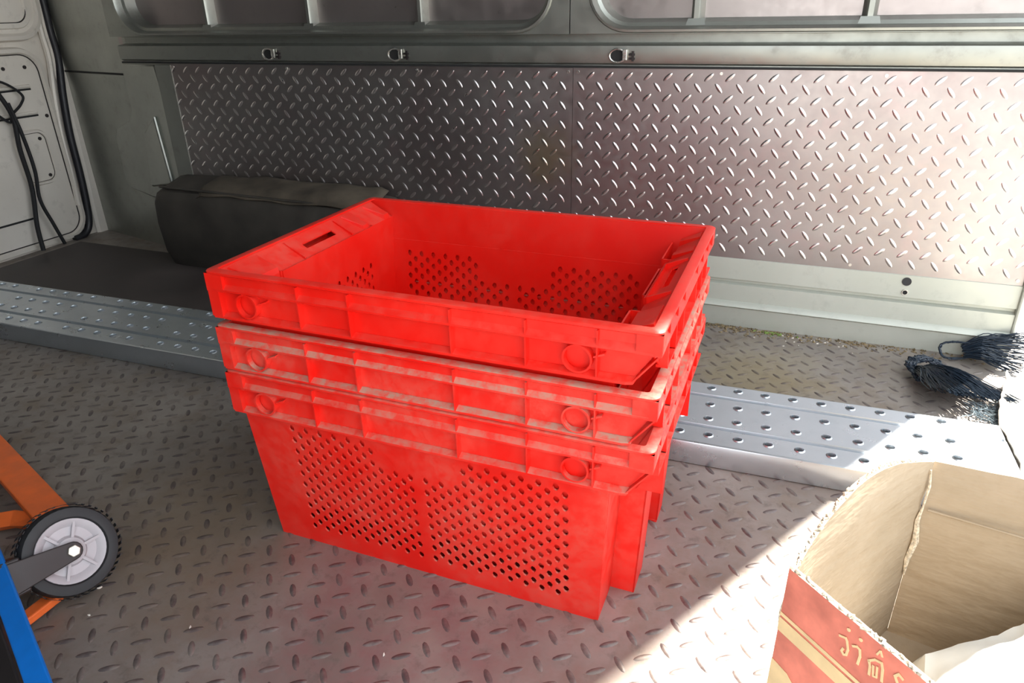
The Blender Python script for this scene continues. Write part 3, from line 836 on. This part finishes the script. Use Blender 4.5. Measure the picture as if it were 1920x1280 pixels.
# ---------------------------------------------------------------- cardboard box
def cardboard_box():
    t = thing('cardboard_box', (0.60, -0.22, 0), 'open cardboard box with red printed front and torn raised flaps', 'box')
    O = Vector((0.60, -0.22, 0))
    A = Vector((.4468, -.2958, 0)); P_ = Vector((.5916, -.0545, 0)); Q_ = Vector((.905, -.115, 0)); F = Vector((.6700, -.4968, 0))
    ZC = .205; TK = .006
    def pan(name, p0, p1, zt, bow, lift, mats, seg=16, vs=14, lean=0.0, ztilt=0.0, wob=0.002):
        d = (p1 - p0).normalized(); nrm = Vector((d.y, -d.x, 0)); c = (A + P_ + Q_ + F) / 4
        if (c - p0).dot(nrm) > 0: nrm = -nrm
        m = MB(); outer = []; inner = []
        for i in range(seg + 1):
            s = i / seg; ro = []; ri = []
            for j in range(vs + 1):
                w = j / vs; top = zt + lift * math.sin(math.pi * s) + ztilt * s + 0.002 * noise.noise(Vector((s * 23, 1.7, zt * 9)))
                z = 0.001 + (top - 0.001) * w
                o = bow * math.sin(math.pi * s) * w ** 1.4 + wob * noise.noise(Vector((s * 5 + zt, w * 5, 2.0))) * (1 if 0 < i < seg else 0)
                if z > ZC: o += lean * (z - ZC)
                if abs(z - ZC) < 0.009 and name != 'front_panel': o += 0.0022
                p = p0 + (p1 - p0) * s + nrm * o + Vector((0, 0, z))
                ro.append(p - O); ri.append(p - nrm * TK - O)
            outer.append(ro); inner.append(ri)
        n = vs + 1
        for lst, mi in ((outer, 0), (inner, 1)):
            m.cur = mi; m.loft(lst, closed=False)
        m.cur = 2
        for i in range(seg):
            m.add([outer[i][-1], outer[i + 1][-1], inner[i + 1][-1], inner[i][-1]], [(0, 1, 2, 3)])
        for k in (0, -1):
            for j in range(vs): m.add([outer[k][j], outer[k][j + 1], inner[k][j + 1], inner[k][j]], [(0, 1, 2, 3)])
        return m.build(name, mats, t, smooth=True, norm=False)
    pan('side_panel', P_, A, .270, .012, .034, ['card', 'card', 'cardedge'])
    pan('back_panel', P_ + Vector((.006, 0, 0)), Q_, .268, .010, .004, ['card', 'card', 'cardedge'], lean=.12, ztilt=-.004)
    pan('side_panel', Q_, F, .262, .01, 0, ['card', 'card', 'cardedge'])
    fp = pan('front_panel', A, F, .270, 0.0, 0.0, ['cardred', 'card', 'cardedge'], wob=0)
    m = MB(); m.hexa([p - O + Vector((0, 0, .001)) for p in (A, P_, Q_, F)], [p - O + Vector((0, 0, .005)) for p in (A, P_, Q_, F)])
    m.build('bottom_panel', 'card', t)
    # crease line on the back panel and the gap at the corner
    dB = (Q_ - P_).normalized(); nB = Vector((dB.y, -dB.x, 0))
    if nB.y > 0: nB = -nB
    m = MB(); m.tube([P_ + dB * s + nB * 0.006 + Vector((0, 0, ZC + .001)) - O for s in (.012, .10, .20, .30)], 0.0016, 6); m.build('crease', 'card', t)
    m = MB()
    cpt = P_ + Vector((-.003, -.004, 0))
    m.tube([P_ + nB * .0075 + Vector((.006 + .002 * math.sin(z * 90), -.002, z)) - O for z in (.262, .24, .21, .19, .16, .13, .105)], [.001, .0018, .0012, .0028, .0042, .0034, .001], 6)
    m.build('corner_tear', 'cardedge', t, smooth=True)
    # torn paper beads along the top edges
    for p0, p1, bow, lift, nmx in ((A, P_, .012, .034, 'torn_edge'), (A, F, 0, 0, 'torn_edge')):
        d = (p1 - p0).normalized(); nrm = Vector((d.y, -d.x, 0)); c = (A + P_ + Q_ + F) / 4
        if (c - p0).dot(nrm) > 0: nrm = -nrm
        m = MB(); pts = []
        for i in range(150):
            s = i / 149; zt = .270 + lift * math.sin(math.pi * s)
            o = bow * math.sin(math.pi * s) - TK / 2
            pts.append(p0 + (p1 - p0) * s + nrm * (o + rnd.uniform(-.0022, .0022)) + Vector((0, 0, zt + rnd.uniform(-.0015, .0018))) - O)
        m.tube(pts, [rnd.uniform(.0006, .0022) for _ in pts], 5); m.build(nmx, 'cardedge', t)
    # printing on the red front: cream band, lower field and letters
    d = Vector((math.cos(math.radians(-42)), math.sin(math.radians(-42)), 0)); nf = Vector((d.y, -d.x, 0))
    if nf.y > 0: nf = -nf
    def fpt(u, v, h): p = A + d * u + nf * h + Vector((0, 0, .270 + v)) - O; return p
    def printed(poly, name='print', mat='cream'):
        m = MB(); m.prism(poly, fpt, .0003, .0008); m.build(name, mat, fp)
    printed([(0.0, -.0545), (.30, -.0545), (.30, -.0585), (0, -.0585)], 'printed_band')
    printed([(0.0, -.0615), (.30, -.0615), (.30, -.0780), (0, -.0780)], 'printed_band')
    printed([(0.0, -.118), (.02, -.120), (.05, -.140), (.30, -.150), (.30, -.262), (0, -.262)], 'printed_field')
    def stroke(pts, w=.0022):
        m = MB()
        for i in range(len(pts) - 1):
            a = Vector((pts[i][0], pts[i][1])); b = Vector((pts[i + 1][0], pts[i + 1][1])); dd = (b - a).normalized(); nn = Vector((-dd.y, dd.x)) * w / 2
            e = dd * w * .3
            m.prism([tuple(a - e - nn), tuple(b + e - nn), tuple(b + e + nn), tuple(a - e + nn)], fpt, .0004, .0010 + .0001 * (i % 2))
        m.build('letter', 'cream', fp)
    def dot(u, v, r=.0018):
        m = MB(); m.prism([(u + r * math.cos(a), v + r * math.sin(a)) for a in [2 * math.pi * k / 8 for k in range(8)]], fpt, .0004, .001); m.build('letter', 'cream', fp)
    dot(.0708, -.0114); dot(.0832, -.0113)
    stroke([(.0640, -.0247), (.0700, -.0220), (.0718, -.0240), (.0745, -.0320), (.0740, -.0385), (.0715, -.0405), (.0690, -.0385), (.0700, -.0350)])
    stroke([(.0778, -.0239), (.0815, -.0210), (.0845, -.0215), (.0862, -.0280), (.0858, -.0375)])
    stroke([(.0943, -.0247), (.0965, -.0290), (.0975, -.0380)]); stroke([(.0943, -.0247), (.0993, -.0185), (.1050, -.0165), (.1072, -.0220), (.1090, -.0340)])
    stroke([(.0990, -.0260), (.1010, -.0360), (.1040, -.0345), (.1025, -.0240)], .0018)
    stroke([(.0995, -.0120), (.1015, -.0060), (.1040, -.0100)], .0016)
    stroke([(.1245, -.0150), (.1205, -.0135), (.1180, -.0180), (.1215, -.0230), (.1225, -.0300), (.1190, -.0340)], .0024)
    return t
cardboard_box()
# white crumpled sack inside the box
m = MB(); nx, ny = 34, 26; vs = []; fs = []
B0 = Vector((.5980, -.2350)); 
bx = [(.590, -.190), (.735, -.075), (.860, -.145), (.690, -.430), (.585, -.345)]
def inbox(u, v):
    a = Vector((.590, -.150)).lerp(Vector((.585, -.345)), v); b = Vector((.800, -.085)).lerp(Vector((.720, -.400)), v); return a.lerp(b, u)
for i in range(nx + 1):
    for j in range(ny + 1):
        u, v = i / nx, j / ny; p = inbox(u, v)
        e = min(u, v, 1 - u, 1 - v); h = 0.050 + 0.165 * u + 0.03 * v
        h = h * min(1, (e * 9)) ** 0.45 if e > 0 else 0.008
        h += 0.020 * noise.noise(Vector((p.x * 22, p.y * 22, 1))) * min(1, e * 8) + 0.006 * abs(noise.noise(Vector((p.x * 60, p.y * 50, 4)))) * min(1, e * 8)
        vs.append((p.x, p.y, max(h, 0.008)))
for i in range(nx):
    for j in range(ny): a = i * (ny + 1) + j; fs.append((a, a + ny + 1, a + ny + 2, a + 1))
per = [i * (ny + 1) for i in range(nx + 1)] + [nx * (ny + 1) + j for j in range(1, ny + 1)] + [i * (ny + 1) + ny for i in range(nx - 1, -1, -1)] + [j for j in range(ny - 1, 0, -1)]
fs.append(tuple(per))
m.add(vs, fs); o = m.build('plastic_sack', 'foam', smooth=True, origin=(.70, -.25, .006))
tag(o, 'crumpled white plastic sack lying inside the cardboard box', 'sack')

# ---------------------------------------------------------------- hand truck (lower left)
def hand_truck():
    wc = Vector((-.489, -.372, .0665))
    t = thing('hand_truck', (wc.x, wc.y, 0), 'orange and blue hand truck with a black rubber wheel, cut off at the edge', 'trolley')
    O = Vector((wc.x, wc.y, 0))
    n = Vector((.86, -.21, .46)).normalized(); ax = Vector((0, 0, 1)).cross(n).normalized(); ay = n.cross(ax)
    def prof_rings(profile, k=40):
        return [[wc - O + ax * r * math.cos(2 * math.pi * i / k) + ay * r * math.sin(2 * math.pi * i / k) + n * h for i in range(k)] for r, h in profile]
    m = MB(); m.loft(prof_rings([(.0455, -.016), (.052, -.019), (.0600, -.0175), (.0620, -.012), (.0630, -.004), (.0630, .004), (.0620, .012), (.0600, .0175), (.052, .019), (.0475, .018), (.0455, .014), (.0455, -.016)]))
    tyre = m.build('tyre', 'rubber', t, smooth=True)
    m = MB()
    for i in range(44):
        a = 2 * math.pi * i / 44; dr = ax * math.cos(a) + ay * math.sin(a); tg = -ax * math.sin(a) + ay * math.cos(a); c = wc - O + dr * .0652
        for s in (-1, 1):
            b = [c + tg * (-.0022) + n * (.002 * s), c + tg * .0022 + n * (.002 * s), c + tg * (.0022 + .003) + n * (.014 * s), c + tg * (.0008) + n * (.014 * s)]
            m.hexa(b, [p + dr * .0006 for p in b])
    stuff(m.build('tread_block', 'rubber', tyre))
    m = MB(); m.loft(prof_rings([(.0460, .012), (.0450, .0155), (.040, .0140), (.034, .0085), (.022, .0085), (.0185, .0150), (.010, .0165), (.001, .0165)]))
    hub = m.build('hub', 'hub', t, smooth=True)
    for i in range(6):
        a = 2 * math.pi * i / 6; dr = ax * math.cos(a) + ay * math.sin(a); tg = -ax * math.sin(a) + ay * math.cos(a); c = wc - O
        b = [c + dr * .018 - tg * .0018 + n * .008, c + dr * .018 + tg * .0018 + n * .008, c + dr * .041 + tg * .0018 + n * .008, c + dr * .041 - tg * .0018 + n * .008]
        MB().hexa(b, [p + n * .0062 for p in b]).build('spoke', 'hub', hub)
    # fork: dark tapered bracket from the axle to lower left
    end = Vector((-.505, -.470, .075)) - O; st0 = wc - O + n * .024
    dirf = Vector((-.22, -.95, .10)).normalized()
    side = n.cross(dirf).normalized()
    def bracket(h0, h1, L_):
        poly = []
        for k in range(9):
            a = math.radians(-90 + 180 * k / 8); poly.append((-.013 * math.cos(a), .013 * math.sin(a)))
        poly += [(L_, .026), (L_, -.026)]
        m = MB(); m.prism(poly, lambda u, v, h: wc - O + dirf * u + side * v + n * h, h0, h1); return m
    bracket(.0215, .0245, .115).build('fork', 'fork', t, bevel=.0015)
    bracket(-.0245, -.0215, .115).build('fork', 'fork', t, bevel=.0015)
    m = MB(); m.prism([(.060, -.024), (.115, -.026), (.115, .026), (.060, .024)], lambda u, v, h: wc - O + dirf * u + side * v + n * h, -.022, .022); m.build('fork_bridge', 'fork', t, bevel=.002)
    m = MB(); m.disc(wc - O + n * .0240, ax, ay, .0085, .006, 6); m.build('axle_bolt', 'bolt', t, bevel=.001)
    m = MB(); m.tube([wc - O - n * .026, wc - O + n * .026], .005, 10); m.build('axle', 'bolt', t)
    def bar(name, pts, w, th, mat, upv):
        m = MB(); pts = [Vector(p) for p in pts]; rings = []
        for i, p in enumerate(pts):
            tt = (pts[min(i + 1, len(pts) - 1)] - pts[max(i - 1, 0)]).normalized(); s = tt.cross(Vector(upv)).normalized(); b = s.cross(tt).normalized()
            rings.append([p - O + s * a * w / 2 + b * c * th / 2 for a, c in ((-1, -1), (1, -1), (1, 1), (-1, 1))])
        m.loft(rings, True, True); return m.build(name, mat, t, bevel=.002)
    bar('frame_tube', [(-.560, -.326, .050), (-.628, -.302, .050), (-.84, -.228, .050), (-1.0, -.172, .050)], .048, .014, 'orange', (0, 0, 1))
    bar('cross_tube', [(-.585, -.330, .030), (-.640, -.312, .030), (-.690, -.318, .026), (-.76, -.36, .020)], .026, .016, 'orange', (.5, -.4, .76))
    bar('toe_bar', [(-.4862, -.405, .018), (-.4866, -.45, .018), (-.490, -.52, .018)], .020, .012, 'orange', (0, 0, 1))
    bar('base_plate', [(-.600, -.408, .100), (-.483, -.465, .100), (-.290, -.559, .100), (-.15, -.627, .100)], .024, .006, 'blue', (.62, -.50, .60))
    bar('plate_backing', [(-.610, -.440, .080), (-.50, -.500, .080), (-.305, -.595, .080), (-.17, -.66, .080)], .055, .02, 'fork', (.62, -.50, .60))
    return t
hand_truck()

# ---------------------------------------------------------------- frayed straps on the right
def strands(name, label, root_pts, tips, n, r, par_group=None, loop=None):
    t = thing(name, tuple(root_pts[0]), label, 'strap')
    O = Vector(root_pts[0])
    m = MB()
    for k in range(n):
        s = k / (n - 1)
        a = Vector(root_pts[0]).lerp(Vector(root_pts[1]), s) + Vector((rnd.uniform(-.003, .003), rnd.uniform(-.003, .003), rnd.uniform(0, .010)))
        b = Vector(tips[0]).lerp(Vector(tips[1]), min(1, max(0, s + rnd.uniform(-.10, .10)))) + Vector((rnd.uniform(-.02, .02), rnd.uniform(-.01, .01), 0))
        k1 = a.lerp(b, .33) + Vector((rnd.uniform(-.004, .004), rnd.uniform(-.006, .006), rnd.uniform(.002, .018)))
        k2 = a.lerp(b, .68) + Vector((rnd.uniform(-.006, .006), rnd.uniform(-.010, .010), rnd.uniform(.0, .010)))
        b.z = max(.003, b.z + rnd.uniform(-.002, .004)); k1.z = max(.004, k1.z); k2.z = max(.004, k2.z)
        m.tube([p - O for p in smoothpath([tuple(a), tuple(k1), tuple(k2), tuple(b)], 3)], r, 4, False)
    stuff(m.build('strand', 'strand', t))
    return t, O
# upper strap: an open loop towards the crates, strands fanning to the frame edge
t, O = strands('frayed_strap', 'black frayed strap with an open loop, lying against the pale sill', [(.812, .872, .028), (.818, .842, .012)], [(.925, .880, .075), (.905, .805, .006)], 110, .0011)
m = MB()
for k in range(7):
    j = lambda a=.0025: rnd.uniform(-a, a)
    lp = [(.822, .866, .040), (.792, .868, .038), (.772, .866, .032), (.768, .860, .018), (.776, .850, .006), (.800, .848, .006), (.822, .848, .012)]
    m.tube([Vector(p) + Vector((j(), j(), abs(j()))) - O for p in smoothpath(lp, 4)], .0017, 5)
m.build('loop', 'strand', t)
m = MB(); m.tube([Vector(p) - O for p in smoothpath([(.822, .868, .038), (.826, .858, .024), (.834, .850, .014)], 4)], .0035, 6); m.build('cross_tie', 'strand', t, smooth=True)
t, O = strands('frayed_strap', 'black frayed strap gathered in a blunt knot, fanning towards the plank end', [(.700, .742, .010), (.748, .772, .012)], [(.718, .572, .056), (.880, .655, .010)], 210, .0011)
m = MB()
for k in range(26):
    j = lambda a=.009: rnd.uniform(-a, a)
    lp = [(.712, .700, .012), (.694, .745, .018), (.708, .768, .022), (.735, .782, .022), (.755, .772, .014), (.768, .735, .010)]
    m.tube([Vector(p) + Vector((j(), j(), abs(j()))) - O for p in smoothpath(lp, 4)], .0028, 5)
m.build('knot', 'strand', t)
m = MB()
for k in range(70):
    a = Vector((rnd.uniform(.78, .85), rnd.uniform(.57, .64), .012)); p = [tuple(a)]
    dx = Vector((rnd.uniform(.2, 1), rnd.uniform(-.8, .1), 0)).normalized()
    for q in range(5):
        a = a + dx * .013; dx = (dx + Vector((rnd.uniform(-.7, .7), rnd.uniform(-.7, .7), 0))).normalized(); p.append((a.x, a.y, .052 if (a.y < .53 and a.x < .815) else rnd.uniform(.004, .016)))
    m.tube([Vector(q) - O for q in smoothpath(p, 2)], .0009, 4, False)
stuff(m.build('frayed_tip', 'strandlit', t))

# cream sheet by the rear opening
m = MB(); nx, ny = 14, 40; vs = []; fs = []
for i in range(nx + 1):
    for j in range(ny + 1):
        y = .20 + .56 * j / ny; xl = .826 + .05 * max(0, (y - .55) / .2) + .006 * noise.noise(Vector((y * 30, 0, 0)))
        x = xl + (XR + .02 - xl) * i / nx
        z = .012 + .018 * abs(noise.noise(Vector((x * 8, y * 6, 5)))) + (.012 * (1 - i / 3) if i < 3 else 0)
        vs.append((x, y, z))
for i in range(nx):
    for j in range(ny): a = i * (ny + 1) + j; fs.append((a, a + ny + 1, a + ny + 2, a + 1)); 
m.add(vs, fs); m.mi = [1 if (k // ny) < 2 else 0 for k in range(len(fs))]
o = m.build('plastic_sheet', ['sheet', 'sheetdirt'], smooth=True, origin=(.88, .48, .01), norm=False)
sm = o.modifiers.new('s', 'SOLIDIFY'); sm.thickness = .0025
tag(o, 'cream plastic sheet with a grey wrinkled edge beside the plank end', 'sheet')

# litter along the sill and on the floor
def litter(n, name, mat, gen, size):
    m = MB()
    for _ in range(n):
        x, y = gen(); a = rnd.uniform(0, 6.28); s = size * rnd.uniform(.4, 1.3); c, q = math.cos(a) * s, math.sin(a) * s; h = rnd.uniform(.0008, .003)
        m.hexa([(x - c, y - q, .0003), (x + q * .5, y - c * .5, .0003), (x + c, y + q, .0003), (x - q * .6, y + c * .6, .0003)],
               [(x - c * .8, y - q * .8, h), (x + q * .4, y - c * .4, h * .6), (x + c * .8, y + q * .8, h * 1.2), (x - q * .5, y + c * .5, h * .7)])
    return m.build(name, mat)
o = stuff(litter(420, 'dry_dirt', 'debris', lambda: (rnd.betavariate(1.4, 2.2) * .8 + .15, .886 - abs(rnd.gauss(0, .018))), .0045)); tag(o, 'brown dry dirt and crumbs strewn along the foot of the sill', 'dirt')
o = stuff(litter(26, 'leaf_scrap', 'leaf', lambda: (rnd.gauss(.40, .02), .874 - abs(rnd.gauss(0, .006))), .006)); tag(o, 'small green leaf scraps in the dirt at the foot of the sill', 'leaf')
o = stuff(litter(34, 'pale_chip', 'chip', lambda: (rnd.gauss(.50, .06), .875 - abs(rnd.gauss(0, .03))) if rnd.random() < .8 else (rnd.uniform(-.7, .2), rnd.uniform(-.5, -.2)), .0028)); tag(o, 'tiny pale paper chips scattered over the floor', 'litter')
